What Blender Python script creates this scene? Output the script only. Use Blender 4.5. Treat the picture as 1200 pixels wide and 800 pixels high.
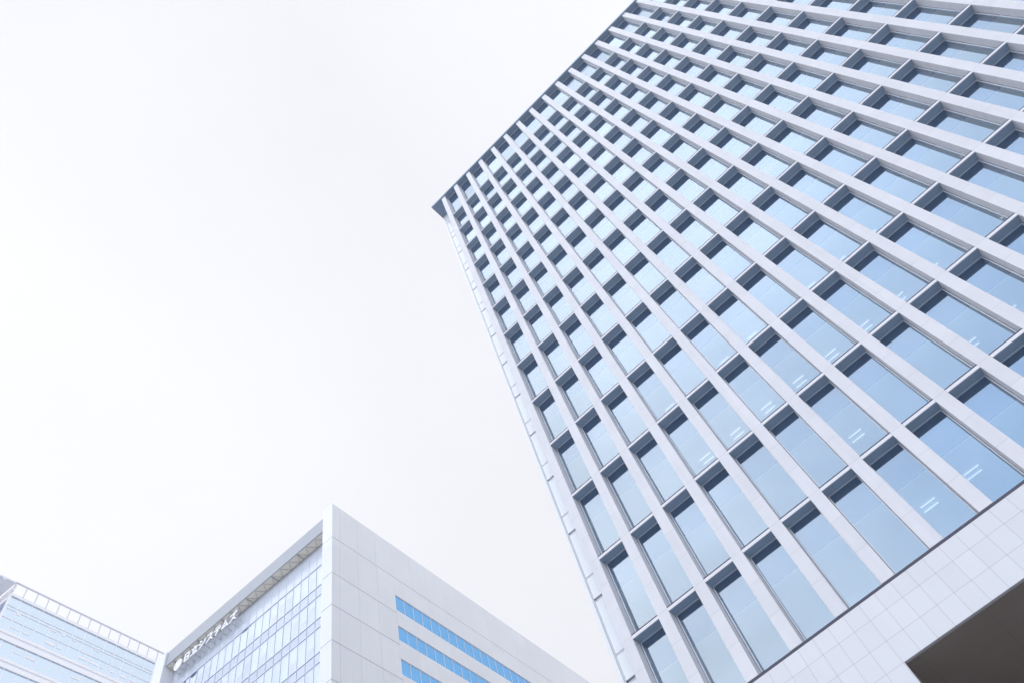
import bpy, bmesh, math, random
from mathutils import Vector, Matrix
random.seed(7)
for o in list(bpy.data.objects): bpy.data.objects.remove(o)
SC = bpy.context.scene
COL = SC.collection
R = math.radians

# ------------------------------------------------------------------ camera
ZB = 69.44289                      # world height of the tower's top ledge
CAM = Vector((11.7905, -23.2541, 1.6))
RIGHT = Vector((0.71607666, 0.66563909, -0.21014001))
UP = Vector((0.66909133, -0.56878186, 0.4783346))
FWD = Vector((-0.19887438, 0.4831271, 0.85266476))
cd = bpy.data.cameras.new('camera'); cam = bpy.data.objects.new('camera', cd); COL.objects.link(cam)
m = Matrix((RIGHT, UP, -FWD)).transposed().to_4x4(); m.translation = CAM
cam.matrix_world = m
cd.sensor_width = 36.0; cd.lens = 838.499 / 1200 * 36; cd.clip_start = 0.1; cd.clip_end = 5000
SC.camera = cam

# ------------------------------------------------------------------ sky and sun
SUN_EL, SUN_AZ = 15.0, -62.0       # degrees; azimuth counted from +X towards +Y
sd = Vector((math.cos(R(SUN_EL)) * math.cos(R(SUN_AZ)), math.cos(R(SUN_EL)) * math.sin(R(SUN_AZ)), math.sin(R(SUN_EL))))
w = bpy.data.worlds.new('World'); SC.world = w; w.use_nodes = True
nt = w.node_tree; nt.nodes.clear()
def N(tree, typ, **kw):
    n = tree.nodes.new(typ)
    for k, v in kw.items(): setattr(n, k, v)
    return n
def L(tree, a, b): tree.links.new(a, b)
def MATH(tree, op, a, b=None, clamp=False):
    n = N(tree, 'ShaderNodeMath', operation=op); n.use_clamp = clamp
    for i, v in enumerate((a, b)):
        if v is None: continue
        if isinstance(v, (int, float)): n.inputs[i].default_value = v
        else: L(tree, v, n.inputs[i])
    return n.outputs[0]
sky = N(nt, 'ShaderNodeTexSky', sky_type='NISHITA'); sky.sun_disc = False
sky.sun_elevation = R(SUN_EL); sky.sun_rotation = R(90 - SUN_AZ); sky.air_density = 1.0; sky.dust_density = 1.5
bg_sky = N(nt, 'ShaderNodeBackground'); bg_sky.inputs[1].default_value = 0.10; L(nt, sky.outputs[0], bg_sky.inputs[0])
tc = N(nt, 'ShaderNodeTexCoord')
def DOT(v):
    n = N(nt, 'ShaderNodeVectorMath', operation='DOT_PRODUCT'); L(nt, tc.outputs['Generated'], n.inputs[0]); n.inputs[1].default_value = v
    return n.outputs['Value']
# cloud sheet: soft structure, brighter where it is thin towards the west
mp = N(nt, 'ShaderNodeMapping'); L(nt, tc.outputs['Generated'], mp.inputs[0]); mp.inputs['Scale'].default_value = (1, 1, 1.8)
cn = N(nt, 'ShaderNodeTexNoise'); L(nt, mp.outputs[0], cn.inputs['Vector']); cn.inputs['Scale'].default_value = 2.2; cn.inputs['Detail'].default_value = 5; cn.inputs['Roughness'].default_value = 0.5
glow = MATH(nt, 'POWER', MATH(nt, 'MAXIMUM', DOT((-0.80, -0.10, 0.60)), 0.0), 3.0)
CL_BASE, CL_GLOW, CL_FILL_S, CL_FILL_E = 0.676, 0.12, 1.40, 0.27
bri = MATH(nt, 'ADD', CL_BASE, MATH(nt, 'MULTIPLY', glow, CL_GLOW))
bri = MATH(nt, 'ADD', bri, MATH(nt, 'MULTIPLY', MATH(nt, 'POWER', MATH(nt, 'MAXIMUM', DOT(Vector((-0.10, -0.65, 0.72)).normalized()), 0.0), 2.5), MATH(nt, 'MULTIPLY', CL_FILL_S, MATH(nt, 'MULTIPLY', MATH(nt, 'MULTIPLY', MATH(nt, 'SUBTRACT', DOT((0, -1, 0)), 0.215), 9.0, clamp=True), MATH(nt, 'MAXIMUM', 0.7, MATH(nt, 'ADD', 0.1, MATH(nt, 'MULTIPLY', cn.outputs['Fac'], 1.8)))))))  # unseen bright lobe added behind the camera to light facade and panes
bri = MATH(nt, 'ADD', bri, MATH(nt, 'MULTIPLY', MATH(nt, 'MAXIMUM', DOT(Vector((0.95, 0.15, 0.10)).normalized()), 0.0), CL_FILL_E))  # unseen eastern brightening added to lift the side walls
bri = MATH(nt, 'ADD', bri, MATH(nt, 'MULTIPLY', MATH(nt, 'SUBTRACT', cn.outputs['Fac'], 0.5), 0.09))
# the sheet thins to pale blue behind the camera, low over the street
cn2 = N(nt, 'ShaderNodeTexNoise'); L(nt, mp.outputs[0], cn2.inputs['Vector']); cn2.inputs['Scale'].default_value = 3.1; cn2.inputs['Detail'].default_value = 6
south = MATH(nt, 'POWER', MATH(nt, 'MAXIMUM', DOT(Vector((0.40, -0.84, 0.38)).normalized()), 0.0), 8.0)
thin = MATH(nt, 'MULTIPLY', south, MATH(nt, 'ADD', 0.72, MATH(nt, 'MULTIPLY', cn2.outputs['Fac'], 0.9)), clamp=True)
mc = N(nt, 'ShaderNodeMix', data_type='RGBA'); L(nt, thin, mc.inputs[0]); mc.inputs[6].default_value = (0.952, 0.960, 1.0, 1); mc.inputs[7].default_value = (0.46, 0.66, 0.96, 1)
bg_cl = N(nt, 'ShaderNodeBackground'); L(nt, mc.outputs[2], bg_cl.inputs[0]); L(nt, bri, bg_cl.inputs[1])
mix = N(nt, 'ShaderNodeMixShader'); L(nt, MATH(nt, 'ADD', 0.04, MATH(nt, 'MULTIPLY', thin, 0.12)), mix.inputs[0]); L(nt, bg_cl.outputs[0], mix.inputs[1]); L(nt, bg_sky.outputs[0], mix.inputs[2])
wo = N(nt, 'ShaderNodeOutputWorld'); L(nt, mix.outputs[0], wo.inputs[0])
sl = bpy.data.lights.new('sun', 'SUN'); so = bpy.data.objects.new('sun', sl); COL.objects.link(so)
sl.energy = 0.5; sl.angle = R(12); sl.color = (1.0, 0.985, 0.96)
so.rotation_euler = (-sd).to_track_quat('-Z', 'Y').to_euler(); so.location = (0, -100, 120)
vs = SC.view_settings; vs.view_transform = 'Standard'; vs.look = 'None'; vs.exposure = 0.47; vs.gamma = 1; vs.use_curve_mapping = False
SC.render.engine = 'CYCLES'
SC.render.resolution_x = 1024; SC.render.resolution_y = 682
SC.cycles.max_bounces = 8; SC.cycles.transparent_max_bounces = 16; SC.cycles.volume_bounces = 1

# ------------------------------------------------------------------ helpers
class MB:
    """collects boxes and prisms, links them as ONE mesh object"""
    def __init__(s, T=None): s.bm = bmesh.new(); s.T = T or (lambda a, b, c: Vector((a, b, c)))
    def poly(s, pts, faces, mi=0):
        vs_ = [s.bm.verts.new(s.T(*p)) for p in pts]
        fs = []
        for f in faces:
            fc = s.bm.faces.new([vs_[i] for i in f]); fc.material_index = mi; fs.append(fc)
        if len(fs) > 1: bmesh.ops.recalc_face_normals(s.bm, faces=fs)
        return fs
    def box(s, a0, a1, b0, b1, c0, c1, mi=0):
        p = [(a0, b0, c0), (a1, b0, c0), (a1, b1, c0), (a0, b1, c0), (a0, b0, c1), (a1, b0, c1), (a1, b1, c1), (a0, b1, c1)]
        return s.poly(p, [(0, 3, 2, 1), (4, 5, 6, 7), (0, 1, 5, 4), (1, 2, 6, 5), (2, 3, 7, 6), (3, 0, 4, 7)], mi)
    def prism(s, out, axis, d0, d1, mi=0):   # outline of 2-D points; axis 'b' extrudes along b (outline a,c); 'c' along c (outline a,b)
        f = (lambda p, d: (p[0], d, p[1])) if axis == 'b' else (lambda p, d: (p[0], p[1], d))
        n = len(out); pts = [f(p, d0) for p in out] + [f(p, d1) for p in out]
        fc = [tuple(range(n)), tuple(range(2 * n - 1, n - 1, -1))] + [(i, (i + 1) % n, n + (i + 1) % n, n + i) for i in range(n)]
        return s.poly(pts, fc, mi)
    def bar(s, p, q, r, mi=0):               # thin square bar between two local points
        P, Q = s.T(*p), s.T(*q); d = (Q - P).normalized()
        u = d.cross(Vector((0, 0, 1)));  u = u.normalized() if u.length > 1e-4 else Vector((1, 0, 0))
        v = d.cross(u); T = s.T; s.T = lambda a, b, c: Vector((a, b, c))
        pts = [e + (u * x + v * y) * r for e in (P, Q) for x, y in ((-1, -1), (1, -1), (1, 1), (-1, 1))]
        s.poly([tuple(k) for k in pts], [(0, 1, 2, 3), (4, 5, 6, 7), (0, 1, 5, 4), (1, 2, 6, 5), (2, 3, 7, 6), (3, 0, 4, 7)], mi); s.T = T
    def build(s, name, mats, parent=None, bevel=0):
        me = bpy.data.meshes.new(name)
        s.bm.to_mesh(me); s.bm.free()
        for mt in (mats if isinstance(mats, (list, tuple)) else [mats]): me.materials.append(mt)
        o = bpy.data.objects.new(name, me); COL.objects.link(o)
        if parent: o.parent = parent; o.matrix_parent_inverse = parent.matrix_basis.inverted()
        if bevel:
            bv = o.modifiers.new('bevel', 'BEVEL'); bv.width = bevel; bv.segments = 2; bv.limit_method = 'ANGLE'
        return o
def thing(name, label, cat, loc, group=None):
    o = bpy.data.objects.new(name, None); COL.objects.link(o); o.location = loc
    o.matrix_basis = Matrix.Translation(loc)
    o['label'] = label; o['category'] = cat
    if group: o['group'] = group
    return o

def mat(name, col, rough=0.6, metal=0.0, spec=0.4, var=0.0, vscale=3.0, streak=0.0, bump=0.0, bscale=60.0, joints=None):
    """principled with gentle large-scale variation, rain streaks, speckle bump and panel joints
       joints = list of (axis, pitch, offset, width) in object (=world) space"""
    mt = bpy.data.materials.new(name); mt.use_nodes = True; t = mt.node_tree; b = t.nodes['Principled BSDF']
    b.inputs['Base Color'].default_value = (*col, 1); b.inputs['Roughness'].default_value = rough
    b.inputs['Metallic'].default_value = metal; b.inputs['Specular IOR Level'].default_value = spec
    if not (var or streak or bump or joints): return mt
    geo = N(t, 'ShaderNodeNewGeometry'); fac = None
    n1 = N(t, 'ShaderNodeTexNoise'); n1.inputs['Scale'].default_value = vscale; n1.inputs['Detail'].default_value = 6; L(t, geo.outputs['Position'], n1.inputs['Vector'])
    fac = MATH(t, 'ADD', 1.0, MATH(t, 'MULTIPLY', MATH(t, 'SUBTRACT', n1.outputs['Fac'], 0.5), var * 2))
    if streak:
        mpg = N(t, 'ShaderNodeMapping'); L(t, geo.outputs['Position'], mpg.inputs[0]); mpg.inputs['Scale'].default_value = (5, 5, 0.18)
        n2 = N(t, 'ShaderNodeTexNoise'); n2.inputs['Scale'].default_value = 1.0; n2.inputs['Detail'].default_value = 4; L(t, mpg.outputs[0], n2.inputs['Vector'])
        fac = MATH(t, 'MULTIPLY', fac, MATH(t, 'ADD', 1.0, MATH(t, 'MULTIPLY', MATH(t, 'SUBTRACT', n2.outputs['Fac'], 0.5), streak * 2)))
    if joints:
        sp = N(t, 'ShaderNodeSeparateXYZ'); L(t, geo.outputs['Position'], sp.inputs[0])
        cells = []
        for ax, pitch, off, wd, dark in joints:
            q = MATH(t, 'DIVIDE', MATH(t, 'SUBTRACT', sp.outputs[ax], off), pitch)
            fr = MATH(t, 'FRACT', q); d = MATH(t, 'MINIMUM', fr, MATH(t, 'SUBTRACT', 1.0, fr))
            on = MATH(t, 'LESS_THAN', d, wd / pitch / 2)
            fac = MATH(t, 'MULTIPLY', fac, MATH(t, 'SUBTRACT', 1.0, MATH(t, 'MULTIPLY', on, dark)))
            cells.append(MATH(t, 'FLOOR', q))
        wn = N(t, 'ShaderNodeTexWhiteNoise', noise_dimensions='2D'); cb = N(t, 'ShaderNodeCombineXYZ')
        for i, c in enumerate(cells[:2]): L(t, c, cb.inputs[i])
        L(t, cb.outputs[0], wn.inputs['Vector'])
        fac = MATH(t, 'MULTIPLY', fac, MATH(t, 'ADD', 0.975, MATH(t, 'MULTIPLY', wn.outputs['Value'], 0.05)))
    vm = N(t, 'ShaderNodeVectorMath', operation='SCALE'); vm.inputs[0].default_value = col; L(t, fac, vm.inputs['Scale']); L(t, vm.outputs[0], b.inputs['Base Color'])
    if bump:
        n3 = N(t, 'ShaderNodeTexNoise'); n3.inputs['Scale'].default_value = bscale; n3.inputs['Detail'].default_value = 3; L(t, geo.outputs['Position'], n3.inputs['Vector'])
        bp = N(t, 'ShaderNodeBump'); bp.inputs['Strength'].default_value = bump; bp.inputs['Distance'].default_value = 0.01; L(t, n3.outputs['Fac'], bp.inputs['Height']); L(t, bp.outputs[0], b.inputs['Normal'])
    return mt

def glass(name, refl_col, trans_col, r0, wav=0.004, wscale=0.5, rough=0.0, tilt=0.0, cell=(1.839103, 0.0, 4.2, 69.37)):
    """coated architectural glass: tinted mirror layer over tinted transmission"""
    mt = bpy.data.materials.new(name); mt.use_nodes = True; t = mt.node_tree; t.nodes.clear()
    g = N(t, 'ShaderNodeBsdfGlossy'); g.inputs[0].default_value = (*refl_col, 1); g.inputs['Roughness'].default_value = rough
    tr = N(t, 'ShaderNodeBsdfTransparent'); tr.inputs[0].default_value = (*trans_col, 1)
    geo = N(t, 'ShaderNodeNewGeometry')
    dn = N(t, 'ShaderNodeVectorMath', operation='DOT_PRODUCT'); L(t, geo.outputs['Normal'], dn.inputs[0]); L(t, geo.outputs['Incoming'], dn.inputs[1])
    sch = MATH(t, 'ADD', 0.04, MATH(t, 'MULTIPLY', 0.96, MATH(t, 'POWER', MATH(t, 'SUBTRACT', 1.0, MATH(t, 'ABSOLUTE', dn.outputs['Value'])), 5.0)))
    f = MATH(t, 'ADD', r0, MATH(t, 'MULTIPLY', sch, 1.0 - r0), clamp=True)
    n = N(t, 'ShaderNodeTexNoise'); n.inputs['Scale'].default_value = wscale; n.inputs['Detail'].default_value = 1; L(t, geo.outputs['Position'], n.inputs['Vector'])
    bp = N(t, 'ShaderNodeBump'); bp.inputs['Strength'].default_value = 1.0; bp.inputs['Distance'].default_value = wav; L(t, n.outputs['Fac'], bp.inputs['Height']); L(t, bp.outputs[0], g.inputs['Normal'])
    if tilt:                                   # every pane sits a little differently in its frame
        sp = N(t, 'ShaderNodeSeparateXYZ'); L(t, geo.outputs['Position'], sp.inputs[0]); cb = N(t, 'ShaderNodeCombineXYZ')
        L(t, MATH(t, 'FLOOR', MATH(t, 'DIVIDE', MATH(t, 'SUBTRACT', sp.outputs['X'], cell[1]), cell[0])), cb.inputs[0]); L(t, MATH(t, 'FLOOR', MATH(t, 'DIVIDE', MATH(t, 'SUBTRACT', sp.outputs['Z'], cell[3]), cell[2])), cb.inputs[1])
        wn = N(t, 'ShaderNodeTexWhiteNoise', noise_dimensions='2D'); L(t, cb.outputs[0], wn.inputs['Vector'])
        v1 = N(t, 'ShaderNodeVectorMath', operation='SUBTRACT'); L(t, wn.outputs['Color'], v1.inputs[0]); v1.inputs[1].default_value = (.5, .5, .5)
        v2 = N(t, 'ShaderNodeVectorMath', operation='SCALE'); L(t, v1.outputs[0], v2.inputs[0]); v2.inputs['Scale'].default_value = tilt * 2
        v3 = N(t, 'ShaderNodeVectorMath', operation='ADD'); L(t, bp.outputs[0], v3.inputs[0]); L(t, v2.outputs[0], v3.inputs[1])
        v4 = N(t, 'ShaderNodeVectorMath', operation='NORMALIZE'); L(t, v3.outputs[0], v4.inputs[0]); L(t, v4.outputs[0], g.inputs['Normal'])
    mx = N(t, 'ShaderNodeMixShader'); L(t, f, mx.inputs[0]); L(t, tr.outputs[0], mx.inputs[1]); L(t, g.outputs[0], mx.inputs[2])
    o = N(t, 'ShaderNodeOutputMaterial'); L(t, mx.outputs[0], o.inputs[0])
    return mt
def emit(name, col, s):
    mt = bpy.data.materials.new(name); mt.use_nodes = True; t = mt.node_tree; t.nodes.clear()
    e = N(t, 'ShaderNodeEmission'); e.inputs[0].default_value = (*col, 1); e.inputs[1].default_value = s
    o = N(t, 'ShaderNodeOutputMaterial'); L(t, e.outputs[0], o.inputs[0]); return mt

BAY, FL, PW = 1.839103, 4.2, 0.50
M = {}
M['stone'] = mat('pale_stone', (0.605, 0.602, 0.635), 0.55, var=0.07, vscale=1.2, streak=0.07, bump=0.15, bscale=90, joints=[('Z', FL / 3, ZB, 0.022, 0.17), ('X', BAY, -0.01, 0.0, 0.0)])
M['tile'] = mat('stone_tile', (0.605, 0.61, 0.64), 0.5, var=0.03, vscale=0.8, streak=0.03, bump=0.1, bscale=90, joints=[('X', BAY / 3, BAY * 0.183, 0.022, 0.22), ('Z', 0.763, ZB - 55.28, 0.022, 0.22)])
M['ledge_edge'] = mat('ledge_edge_metal', (0.66, 0.65, 0.69), 0.4, metal=0.0, var=0.03)
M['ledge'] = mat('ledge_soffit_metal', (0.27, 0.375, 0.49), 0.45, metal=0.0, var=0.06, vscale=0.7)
M['dark'] = mat('dark_gasket', (0.05, 0.05, 0.08), 0.6)
M['frame'] = mat('window_frame_metal', (0.72, 0.75, 0.82), 0.35, var=0.02)
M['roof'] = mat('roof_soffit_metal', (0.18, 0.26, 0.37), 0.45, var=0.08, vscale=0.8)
M['corner_panel'] = mat('corner_panel_metal', (0.69, 0.715, 0.75), 0.3, spec=0.4, var=0.03)
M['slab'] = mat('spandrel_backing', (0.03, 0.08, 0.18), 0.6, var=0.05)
M['ceiling'] = mat('office_ceiling', (0.85, 0.86, 0.86), 0.8)
M['carpet'] = mat('office_carpet', (0.42, 0.43, 0.45), 0.9)
M['core'] = mat('office_core_wall', (0.75, 0.76, 0.78), 0.8)
M['pane'] = glass('tower_glass', (0.745, 0.865, 0.97), (0.66, 0.82, 0.93), 0.33, wav=0.0012, wscale=0.8, tilt=0.018)
M['tube'] = emit('ceiling_tube', (1.0, 0.98, 0.95), 0.46)
M['soffit_board'] = mat('entrance_soffit', (0.25, 0.205, 0.175), 0.6, var=0.1, vscale=0.5, joints=[('X', 2.4, 0.35, 0.012, 0.3), ('Y', 1.8, 0.3, 0.012, 0.3)])

# ------------------------------------------------------------------ setting
g = MB(); g.box(-450, 450, -450, 450, -0.5, 0.0)
go = g.build('ground', mat('paving', (0.345, 0.358, 0.385), 0.85, var=0.15, vscale=0.15, joints=[('X', 0.9, 0, 0.012, 0.3), ('Y', 0.9, 0, 0.012, 0.3)])); go['kind'] = 'structure'

# ------------------------------------------------------------------ the tower
NB = 24                                     # bays
XE = NB * BAY
TW = lambda a, b, c: Vector((a, b, c + ZB))
tower = thing('office_tower', 'tall pale stone office tower with a deep grid of recessed windows, on the right', 'office tower', (XE / 2, 12, 0))
ZR, Z0 = 6.05, -54.56
x0 = -0.05
for k in range(1, NB + 1):
    p = MB(TW); p.box(k * BAY - PW, k * BAY, 0.0, 0.475, Z0, ZR - 0.003)
    p.build('pier', M['stone'], tower, bevel=0.012)
def bay_span(k): return k * BAY, (k + 1) * BAY - PW       # opening right of pier k
for j in range(13):
    z = -FL * j; p = MB(TW)
    for k in range(1, NB):
        a, b = bay_span(k)
        p.box(a + .003, b - .003, 0.006, 0.055, z - 0.135, z - 0.003, 0)
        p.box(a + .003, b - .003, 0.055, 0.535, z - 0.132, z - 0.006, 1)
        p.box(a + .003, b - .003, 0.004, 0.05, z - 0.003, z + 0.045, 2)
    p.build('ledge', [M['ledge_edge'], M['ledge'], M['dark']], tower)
    # shallow groove in the pier at ledge level is part of the pier's material

# windows: rows 0..13
def row_z(r): return (-FL * r if r < 13 else Z0 + 0.004), (ZR - 0.003 if r == 0 else -FL * (r - 1) - 0.135)
def project(v):
    d = v - CAM; zc = d.dot(FWD)
    return (600 + 838.5 * d.dot(RIGHT) / zc, 400 - 838.5 * d.dot(UP) / zc) if zc > 0.1 else None
def win_frame(p, k, r):
    a, b = bay_span(k); z0, z1 = row_z(r); f = 0.036; y0, y1 = 0.485, 0.575
    a += .014; b -= .014
    p.box(a, a + f, y0, y1, z0, z1, 0); p.box(b - f, b, y0, y1, z0, z1, 0)
    p.box(a + f, b - f, y0, y1, z0, z0 + f, 0); p.box(a + f, b - f, y0, y1, z1 - 0.014, z1 - .001, 0)
    p.box(a - .014, a - .001, 0.505, y1, z0, z1, 1); p.box(b + .001, b + .014, 0.505, y1, z0, z1, 1)
def win_pane(p, k, r):
    a, b = bay_span(k); z0, z1 = row_z(r); a += .05; b -= .05; z0 += .036; z1 -= .014; y = 0.516
    p.poly([(a, y, z0), (b, y, z0), (b, y, z1), (a, y, z1)], [(0, 1, 2, 3)])
def clip_area(pts, W=1200, H=800):
    for axis, lim, sg in ((0, 0, 1), (0, W, -1), (1, 0, 1), (1, H, -1)):
        out = []
        for i in range(len(pts)):
            p, q = pts[i - 1], pts[i]; ip, iq = sg * (p[axis] - lim) >= 0, sg * (q[axis] - lim) >= 0
            if ip != iq:
                t_ = (lim - p[axis]) / (q[axis] - p[axis]); out.append((p[0] + t_ * (q[0] - p[0]), p[1] + t_ * (q[1] - p[1])))
            if iq: out.append(q)
        pts = out
        if not pts: return 0
    return abs(sum(pts[i - 1][0] * pts[i][1] - pts[i][0] * pts[i - 1][1] for i in range(len(pts)))) / 2
cells = []
for r in range(14):
    for k in range(1, NB):
        a, b = bay_span(k); z0, z1 = row_z(r)
        pr = [project(TW(x, 0.6, z)) for x, z in ((a, z0), (b, z0), (b, z1), (a, z1))]
        cells.append((clip_area(pr) if all(pr) else 0, k, r))
cells.sort(reverse=True)
for ar, k, r in cells[:100]:
    p = MB(TW); win_frame(p, k, r); wo_ = p.build('window', [M['frame'], M['dark']], tower)
    q = MB(TW); win_pane(q, k, r); q.build('pane', M['pane'], wo_)
p = MB(TW); q = MB(TW)
for ar, k, r in cells[100:]: win_frame(p, k, r); win_pane(q, k, r)
wo_ = p.build('window', [M['frame'], M['dark']], tower); wo_['kind'] = 'stuff'
q = q.build('pane', M['pane'], wo_); q['kind'] = 'stuff'

# floors inside: plenum block, ceiling board, carpet
XI = BAY - PW + 0.05
for j in range(-1, 13):
    zt = ZR if j < 0 else -FL * j - 0.02
    zb = 2.75 if j < 0 else -FL * j - 1.50
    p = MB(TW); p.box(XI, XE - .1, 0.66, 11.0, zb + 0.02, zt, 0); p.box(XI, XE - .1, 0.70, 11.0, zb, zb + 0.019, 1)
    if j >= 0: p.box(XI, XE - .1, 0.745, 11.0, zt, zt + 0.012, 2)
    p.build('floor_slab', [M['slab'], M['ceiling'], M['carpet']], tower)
p = MB(TW); p.box(XI, XE - .1, 0.745, 11.0, Z0 - .3, Z0 - .05, 0); p.build('floor_slab', M['carpet'], tower)
p = MB(TW); p.box(XI, XE - .1, 11.003, 22, Z0 - .3, ZR - .01); p.build('core_wall', M['core'], tower)
# ceiling lamps (pairs of short tubes) on the lower office floors
lamps = []
for r in range(8, 14):
    zc = -FL * (r - 1) - 1.52
    for k in range(1, NB):
        xc = k * BAY + 0.62
        if k < 4 or random.random() < 0.30: continue
        pr = project(TW(xc, 2.4, zc)); lamps.append((0 if pr and 0 < pr[0] < 1200 and 0 < pr[1] < 800 else 1, -r, k, xc, zc))
lamps.sort()
def lamp(p, xc, zc):
    for y in (2.20, 2.55): p.box(xc - 0.30, xc + 0.30, y, y + 0.05, zc - 0.03, zc - 0.002)
for l_ in lamps[:100]:
    p = MB(TW); lamp(p, l_[3], l_[4]); p.build('ceiling_lamp', M['tube'], tower)
p = MB(TW)
for l_ in lamps[100:]: lamp(p, l_[3], l_[4])
p.build('ceiling_lamp', M['tube'], tower)['kind'] = 'stuff'

# notched corner: back wall of the notch with slots, corner trim, side walls
p = MB(TW)
p.box(x0, 0.10, 1.55, 1.9, Z0, ZR - .003, 0)                       # corner trim
p.box(0.10, 0.125, 1.58, 1.9, Z0, ZR - .003, 1)
p.box(0.125, 0.165, 1.555, 1.9, Z0, ZR - .003, 0)
p.box(0.165, 0.185, 1.58, 1.9, Z0, ZR - .003, 1)
zprev = ZR - .003
marks = sorted([(-FL * (j + 0.075), 0.14) for j in range(-1, 13)] + [(-FL * (j + 0.775), 0.045) for j in range(-1, 13)], reverse=True)
for zm, hgt in marks:
    if zm - hgt < Z0: continue
    p.box(0.185, BAY - PW - 0.0, 1.56, 1.9, zm, zprev, 0)
    p.box(0.185, BAY - PW, 1.72, 1.9, zm - hgt, zm, 1)
    p.box(0.185, BAY - PW - .01, 1.535, 1.72, zm - hgt - 0.03, zm - hgt, 2)
    zprev = zm - hgt - 0.03
p.box(0.185, BAY - PW, 1.56, 1.9, Z0, zprev, 0)
p.box(BAY - PW, BAY - PW + .05, 0.477, 1.9, Z0, ZR - .003, 0)      # return wall behind the end pier
p.build('corner_panel', [M['corner_panel'], M['dark'], M['ledge_edge']], tower)
p = MB(TW)
p.box(x0, x0 + .3, 1.903, 24, Z0, ZR - .003); p.box(x0 + .3, XE, 23.6, 24, Z0, ZR - .003); p.box(XE - .003, XE + .3, 0.6, 24, Z0, ZR - .003)
p.build('side_wall', M['stone'], tower)
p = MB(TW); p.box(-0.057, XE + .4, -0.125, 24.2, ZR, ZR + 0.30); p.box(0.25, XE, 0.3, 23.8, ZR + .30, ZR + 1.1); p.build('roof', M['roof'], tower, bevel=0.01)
# tiled base wall with the entrance opening
ZG = -ZB
p = MB(TW)
p.prism([(x0, -54.67), (XE + .3, -54.67), (XE + .3, -56.81), (9.56, -56.81), (9.56, ZG), (x0, ZG)], 'b', -0.01, 0.14, 0)
p.build('base_wall', M['tile'], tower, bevel=0.008)
p = MB(TW); p.box(x0, XE + .3, 0.004, 0.56, -54.667, Z0 - .003); p.build('shadow_gap', M['dark'], tower)
p = MB(TW)
p.box(9.3, XE + .3, 0.143, 13, -56.79, -56.45, 0)                    # entrance soffit
p.box(9.0, 9.53, 0.143, 13, ZG, -56.793, 0); p.box(9.53, XE + .3, 12.7, 13, ZG, -56.793, 0)
p.build('entrance_soffit', M['soffit_board'], tower)
for xc in (16.9, 24.2, 31.6, 39.0):
    p = MB(TW); p.prism([(xc + .45 * math.cos(t * math.pi / 12), 6 + .45 * math.sin(t * math.pi / 12)) for t in range(24)], 'c', ZG, -56.793); p.build('column', M['stone'], tower)

# ------------------------------------------------------------------ the white office building with the sign
A = Vector((-0.9991944, -0.04013179, 0)); B = Vector((-0.08019892, 0.99677888, 0)); PW0 = Vector((-34.1802032, 15.30355122, 1.3701 + ZB))
WT = lambda a, b, c: PW0 + A * a + B * b + Vector((0, 0, c))
WG = -(1.3701 + ZB)
M['w_panel'] = mat('white_metal_panel', (0.69, 0.70, 0.735), 0.4, var=0.04, vscale=0.3, streak=0.05, joints=[('Y', 3.1, 16.4, 0.0, 0.0), ('Z', 4.38, PW0.z - 15.42, 0.0, 0.0)])
M['w_gap'] = mat('panel_joint', (0.30, 0.30, 0.36), 0.7)
M['w_fascia'] = mat('grey_fascia', (0.32, 0.345, 0.39), 0.4, var=0.04, vscale=0.4)
M['w_frit'] = mat('fritted_glass', (0.56, 0.61, 0.70), 0.12, spec=0.5, var=0.03)
M['w_beige'] = mat('beige_soffit', (0.88, 0.80, 0.66), 0.6, var=0.05)
M['w_brace'] = mat('soffit_brace', (0.42, 0.40, 0.38), 0.6)
M['w_frame'] = mat('curtain_wall_frame', (0.66, 0.71, 0.80), 0.45)
M['w_glass'] = glass('curtain_wall_glass', (0.74, 0.81, 0.93), (0.6, 0.68, 0.8), 0.42, wav=0.003, tilt=0.025, cell=(1.299, PW0.x - 2.95, 4.37, PW0.z - 10.62))
M['w_span'] = glass('spandrel_glass', (0.70, 0.77, 0.91), (0.6, 0.66, 0.8), 0.40, wav=0.01)
M['w_blue'] = glass('blue_ribbon_glass', (0.18, 0.49, 0.88), (0.12, 0.35, 0.7), 0.8, wav=0.006)
M['w_in'] = mat('room_dark', (0.25, 0.29, 0.36), 0.8)
M['w_blind'] = mat('window_blind', (0.55, 0.62, 0.72), 0.8, var=0.1, vscale=0.6)
wb = thing('office_building', 'white panelled office building with blue ribbon windows and a grey roof fascia', 'office building', WT(16, 30, WG))
seams = [-5.62, -11.05] + [-15.42 - 4.38 * i for i in range(12)]
wins = [(-8.35, -10.6)] + [(-12.8 - 4.38 * i, -14.8 - 4.38 * i) for i in range(12)]
p = MB(WT)
zs = [0.0] + seams + [WG]
for i in range(len(zs) - 1):
    zt, zb = zs[i] - (0.035 if i else 0), zs[i + 1] + (0.035 if i < len(zs) - 2 else 0)
    for b0, b1 in ((0, 1.2), (1.2, 4.1), (4.1, 7.2), (7.2, 10.22)):
        p.box(0, 1.6, b0 + (.012 if b0 else 0), b1 - .012, zb, zt, 0)
p.box(0.30, 1.53, 0.06, 61.9, WG, -0.05, 1)
LB = 62.0
wz = [(0.0, -5.585)] + [(-5.655, wins[0][0])] + [(wins[i][1], wins[i + 1][0]) for i in range(12)] + [(wins[12][1], WG)]
for zt, zb in wz:
    b0 = 10.22
    while b0 < LB - .1:
        b1 = min(b0 + 3.2, LB); p.box(0, 0.8, b0, b1 - .012, zb, zt, 0); b0 = b1
p.build('wall', [M['w_panel'], M['w_gap']], wb)
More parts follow.
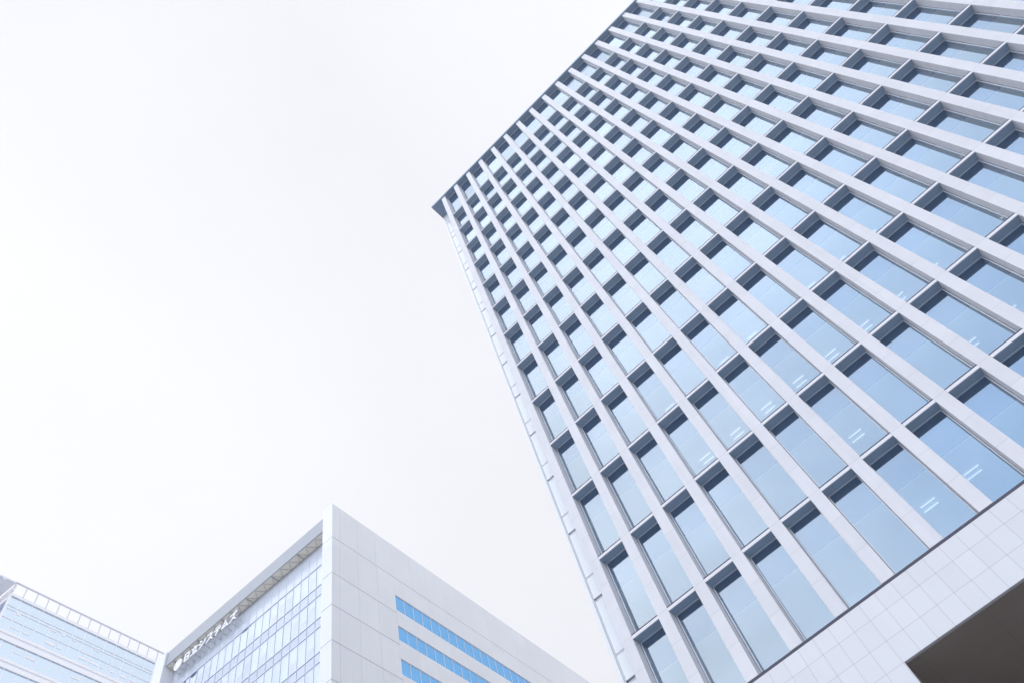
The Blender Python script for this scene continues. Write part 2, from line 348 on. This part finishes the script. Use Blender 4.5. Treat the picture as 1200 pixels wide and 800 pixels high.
for zt, zb in wins:
    f = MB(WT); gl = MB(WT)
    f.box(0.09, 0.14, 10.22, LB, zt - .08, zt, 0); f.box(0.05, 0.14, 10.22, LB, zb, zb + .09, 1); f.box(0.06, 0.14, 10.22, 10.30, zb + .09, zt - .08, 1)
    b0 = 11.75
    while b0 < LB: f.box(0.055, 0.14, b0, b0 + 0.055, zb + .09, zt - .08, 1); b0 += 1.6
    fo = f.build('ribbon_window', [M['w_frame'], M['w_panel']], wb)
    gl.poly([(0.058 + .04, 10.3, zb + .09), (0.058 + .04, LB, zb + .09), (0.058 + .04, LB, zt - .08), (0.058 + .04, 10.3, zt - .08)], [(0, 1, 2, 3)])
    gl.build('pane', M['w_blue'], fo)
p = MB(WT); p.box(1.65, 30.3, 0.25, 0.38, -3.0, -0.85, 0); p.box(1.65, 30.3, 0.38, 60, -1.6, -1.0, 0); p.build('roof_fascia', M['w_fascia'], wb, bevel=0.02)
p = MB(WT); p.box(1.65, 30.3, 0.383, 1.70, -3.0, -2.85, 0)
b0 = 1.9; i = 0
while b0 < 29.5:
    p.bar((b0, 0.45, -3.03), (b0 + .75, 1.5, -3.03), 0.02, 1); p.bar((b0 + .75, 1.5, -3.03), (b0 + 1.5, 0.45, -3.03), 0.02, 1)
    if i % 3 == 2: p.box(b0 + 1.5, b0 + 1.6, 0.4, 1.68, -3.12, -3.003, 1)
    b0 += 1.5; i += 1
p.box(1.65, 30.3, 1.50, 1.58, -3.10, -3.003, 1)
p.build('soffit', [M['w_beige'], M['w_brace']], wb)
rows = [(-3.05, -6.2, 0), (-6.2, -9.2, 0), (-9.2, -10.62, 1)]
z = -10.62
while z - 4.37 > WG: rows += [(z, z - 3.15, 0), (z - 3.15, z - 4.37, 1)]; z -= 4.37
for zt, zb, kind in rows:
    f = MB(WT); f.box(1.65, 30.3, 1.56, 1.72, zt - .035, zt + .035)
    b0 = 2.95
    while b0 < 30.2: f.box(b0, b0 + .035, 1.575, 1.72, zb + .035, zt - .035); b0 += 1.3
    fo = f.build('spandrel_band' if kind else 'window_band', M['w_frame'], wb)
    q = MB(WT); q.poly([(1.65, 1.62, zb), (30.3, 1.62, zb), (30.3, 1.62, zt), (1.65, 1.62, zt)], [(0, 1, 2, 3)]); q.build('pane', M['w_frit'] if zt > -3.1 else M['w_span'] if kind else M['w_glass'], fo)
    if not kind:
        q = MB(WT); b0 = 2.98
        while b0 < 30:
            h_ = random.choice((0.2, 0.5, 0.9, 1.0, 1.0)); q.box(b0 + .02, b0 + 1.24, 1.85, 1.88, zt - .1 - (zt - zb - .15) * h_, zt - .1); b0 += 1.3
        q.build('blind', M['w_blind'], fo)
p = MB(WT); p.box(1.65, 30.3, 2.2, 60, WG, -3.05); p.build('interior_block', M['w_in'], wb)
p = MB(WT)
for i in range(len(zs) - 1):
    p.box(30.35, 32.4, 0.0, 60, zs[i + 1] + (.03 if i < len(zs) - 2 else 0), (zs[i] if i else -0.9) - (.03 if i else 0), 0)
p.box(30.4, 32.35, 0.06, 59.9, WG, -1.0, 1)
p.build('end_wall', [M['w_panel'], M['w_gap']], wb)

# sign letters hanging below the fascia
STROKES = {
 'hi': [[(.2, .95), (.2, .05)], [(.8, .95), (.8, .05)], [(.2, .93), (.8, .93)], [(.2, .5), (.8, .5)], [(.2, .07), (.8, .07)]],
 'ritsu': [[(.5, 1), (.5, .8)], [(.1, .78), (.9, .78)], [(.3, .68), (.38, .12)], [(.7, .68), (.6, .12)], [(.03, .07), (.97, .07)]],
 'shi': [[(.15, .95), (.4, .82)], [(.05, .65), (.3, .52)], [(.12, .05), (.5, .2), (.8, .5), (.95, .85)]],
 'su': [[(.12, .9), (.82, .9)], [(.82, .9), (.62, .5), (.35, .22), (.05, .04)], [(.55, .42), (.75, .22), (.95, .04)]],
 'te': [[(.2, .92), (.8, .92)], [(.03, .6), (.97, .6)], [(.55, .6), (.5, .3), (.25, .03)]],
 'mu': [[(.5, .97), (.35, .5), (.12, .14)], [(.05, .12), (.85, .2)], [(.62, .5), (.78, .28), (.93, .03)]],
 'zu': [[(.1, .85), (.75, .85)], [(.75, .85), (.57, .46), (.32, .2), (.05, .04)], [(.52, .4), (.72, .2), (.9, .04)], [(.78, 1.03), (.84, .9)], [(.91, 1.05), (.97, .92)]],
}
M['sign'] = mat('sign_white', (0.86, 0.86, 0.88), 0.35)
M['sign_rail'] = mat('sign_rail', (0.45, 0.46, 0.52), 0.5)
sign = thing('company_sign', 'white raised sign with a round emblem and Japanese lettering under the grey roof fascia', 'sign', WT(23.3, 0.55, -4.8))
SB0, SB1 = 0.50, 0.66
def letter(name, a_left, w_, zb, h_, th=0.092):
    p = MB(WT); n = 0
    for st in STROKES[name]:
        for (u0, v0), (u1, v1) in zip(st, st[1:]):
            P0 = Vector((a_left - u0 * w_, zb + v0 * h_)); P1 = Vector((a_left - u1 * w_, zb + v1 * h_)); d = (P1 - P0).normalized(); nn = Vector((-d.y, d.x)) * th; d *= th * .8
            q = [P0 - d + nn, P1 + d + nn, P1 + d - nn, P0 - d - nn]
            p.prism([(k.x, k.y) for k in q], 'b', SB0 + .004 * (n % 5), SB1, 0); n += 1
    p.build('letter', M['sign'], sign)
aL = 26.9; pitch = (26.9 - 17.0) / 7
for i, nm in enumerate(('hi', 'ritsu', 'shi', 'su', 'te', 'mu', 'zu')): letter(nm, aL - i * pitch, pitch * 0.86, -4.60, 1.12)
p = MB(WT); ca, cz, r1, r2 = 27.95, -4.12, 0.72, 0.56
for i in range(32):
    t0, t1 = i * math.tau / 32, (i + 1) * math.tau / 32
    p.prism([(ca + r * math.cos(t), cz + r * math.sin(t)) for r, t in ((r1, t0), (r1, t1), (r2, t1), (r2, t0))], 'b', SB0, SB1)
for pa in (((-.44, .26), (.44, .26)), ((-.44, -.26), (.44, -.26)), ((-.26, .44), (-.26, -.44)), ((.26, .44), (.26, -.44)), ((-.5, 0), (.5, 0)), ((0, .5), (0, -.5))):
    (u0, v0), (u1, v1) = pa; t_ = 0.075
    if v0 == v1: p.box(ca + u0, ca + u1, SB0 + .005, SB1, cz + v0 - t_, cz + v0 + t_)
    else: p.box(ca + u0 - t_, ca + u0 + t_, SB0 + .009, SB1 - .004, cz + v1, cz + v0)
p.build('emblem', M['sign'], sign)
p = MB(WT)
p.box(17.0, 28.7, 0.68, 0.74, -4.75, -4.66); p.box(17.0, 28.7, 0.68, 0.74, -3.75, -3.68)
b0 = 17.2
while b0 < 28.7: p.box(b0, b0 + .05, 0.745, 0.80, -4.75, -3.003); p.bar((b0, 0.80, -4.7), (b0, 1.56, -4.7), 0.025); b0 += 0.95
p.build('mounting_rail', M['sign_rail'], sign)

# ------------------------------------------------------------------ the far glass building
Q0 = Vector((-105.36290705, 2.72816124, 39.05669651 + ZB))
F = Vector((math.cos(R(95)), math.sin(R(95)), 0)); I_ = Vector((-F.y, F.x, 0))
FT = lambda s_, d, c: Q0 + F * s_ + I_ * d + Vector((0, 0, c))
FG = -Q0.z
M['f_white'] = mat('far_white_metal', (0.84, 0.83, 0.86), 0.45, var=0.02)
M['f_grey'] = mat('far_grey_screen', (0.84, 0.85, 0.90), 0.6, var=0.05)
M['f_rail'] = mat('far_rail', (0.52, 0.53, 0.60), 0.5)
M['f_glass'] = glass('far_glass', (0.71, 0.84, 0.97), (0.6, 0.75, 0.95), 0.82, wav=0.012)
M['f_in'] = mat('far_room', (0.5, 0.62, 0.8), 0.8, var=0.15, vscale=0.4)
M['f_lamp'] = emit('far_ceiling_lamp', (1, 0.98, 0.94), 1.6)
S1, DE = 62.0, 48.0
fb = thing('glass_office_block', 'pale blue glass office block with a tall roof railing, far left behind the white building', 'office building', FT(S1 / 2, DE / 2, FG))
p = MB(FT)
p.box(1.2, S1, 0.0, 0.22, -0.14, 0.06)
s_ = 1.2
while s_ < S1: p.box(s_, s_ + .16, 0.03, 0.19, -2.6, -0.14); s_ += 2.13
p.box(1.2, S1, 0.05, 0.17, -2.55, -2.38)
p.build('roof_railing', M['f_rail'], fb)
p = MB(FT); p.box(1.2, S1, -0.12, 0.6, -3.0, -2.6); p.box(1.2, S1, 0.6, DE, -3.6, -2.9); p.build('parapet', M['f_white'], fb)
p = MB(FT)
p.box(-12, 1.2, 0.0, DE, -0.22, 0.06, 0); p.box(-1.1, -0.5, 0.05, DE, -0.45, -0.223, 1); p.box(-7.1, -6.5, 0.05, DE, -0.45, -0.223, 1)
p.build('roof_canopy', [M['f_grey'], M['f_white']], fb)
p = MB(FT); p.box(1.45, 1.65, 0.3, DE, -1.5, -0.223, 0); p.box(1.2, 1.5, -0.05, DE, -1.9, -1.5, 1); p.build('roof_screen', [M['f_grey'], M['f_white']], fb)
bands = [(-9.65, -11.3)] + [(-14.35 - 4.66 * i, -15.85 - 4.66 * i) for i in range(19)]
prev = -3.0
for i, (zt, zb) in enumerate(bands):
    f = MB(FT)
    f.box(1.5, S1, 0.0, 0.16, zt + .02, zt + .14)
    s_ = 3.3
    while s_ < S1: f.box(s_, s_ + .09, 0.02, 0.16, zt + .14, prev - .003); s_ += 2.13
    if i == 0:
        for zz in (-4.9, -5.5, -7.3): f.box(1.5, S1, 0.03, 0.12, zz, zz + .09)
    fo = f.build('window_band', M['f_white'], fb)
    q = MB(FT); q.poly([(1.5, 0.10, zt + .14), (S1, 0.10, zt + .14), (S1, 0.10, prev), (1.5, 0.10, prev)], [(0, 1, 2, 3)])
    q.poly([(1.3, 0.3, zt + .14), (1.3, DE, zt + .14), (1.3, DE, prev), (1.3, 0.3, prev)], [(0, 1, 2, 3)]); q.build('pane', M['f_glass'], fo)
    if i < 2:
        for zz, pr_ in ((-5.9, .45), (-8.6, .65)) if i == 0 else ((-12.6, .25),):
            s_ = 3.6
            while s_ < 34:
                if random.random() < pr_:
                    q = MB(FT); q.box(s_, s_ + random.choice((.7, 1.2, 1.7)), 0.05, 0.09, zz, zz + random.choice((.3, .45))); q.build('glint_panel', M['f_white'], fo)  # white plates added to stand in for bright glints in the glass
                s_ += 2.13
    sp = MB(FT); h_ = (zt - zb) / 3
    sp.box(1.2, S1, -0.10, 0.2, zt - h_ * .8, zt, 0); sp.box(1.2, S1, 0.03, 0.2, zb + h_ * .8, zt - h_ * .8, 1); sp.box(1.2, S1, -0.10, 0.2, zb, zb + h_ * .8, 0)
    sp.box(1.2, 1.5, 0.2, DE, zb, zt, 0)
    sp.build('spandrel_band', [M['f_white'], M['f_grey']], fb)
    prev = zb
p = MB(FT); p.box(1.2, 1.5, -0.05, 0.3, FG, -3.0); p.build('corner_column', M['f_white'], fb)
p = MB(FT); p.box(2.2, S1, 1.2, DE, FG, -3.6); p.build('interior_block', M['f_in'], fb)

# ------------------------------------------------------------------ hazy air
HAZE = 0.0008
if HAZE:
    p = MB(); p.box(-460, 460, -460, 460, -1.0, 116.0)
    hm = bpy.data.materials.new('haze_air'); hm.use_nodes = True; t = hm.node_tree; t.nodes.clear()
    v = N(t, 'ShaderNodeVolumePrincipled'); v.inputs['Color'].default_value = (0.96, 0.97, 1.0, 1); v.inputs['Density'].default_value = HAZE; v.inputs['Anisotropy'].default_value = 0.3
    o = N(t, 'ShaderNodeOutputMaterial'); L(t, v.outputs[0], o.inputs['Volume'])
    hz = p.build('haze', hm); hz['kind'] = 'stuff'
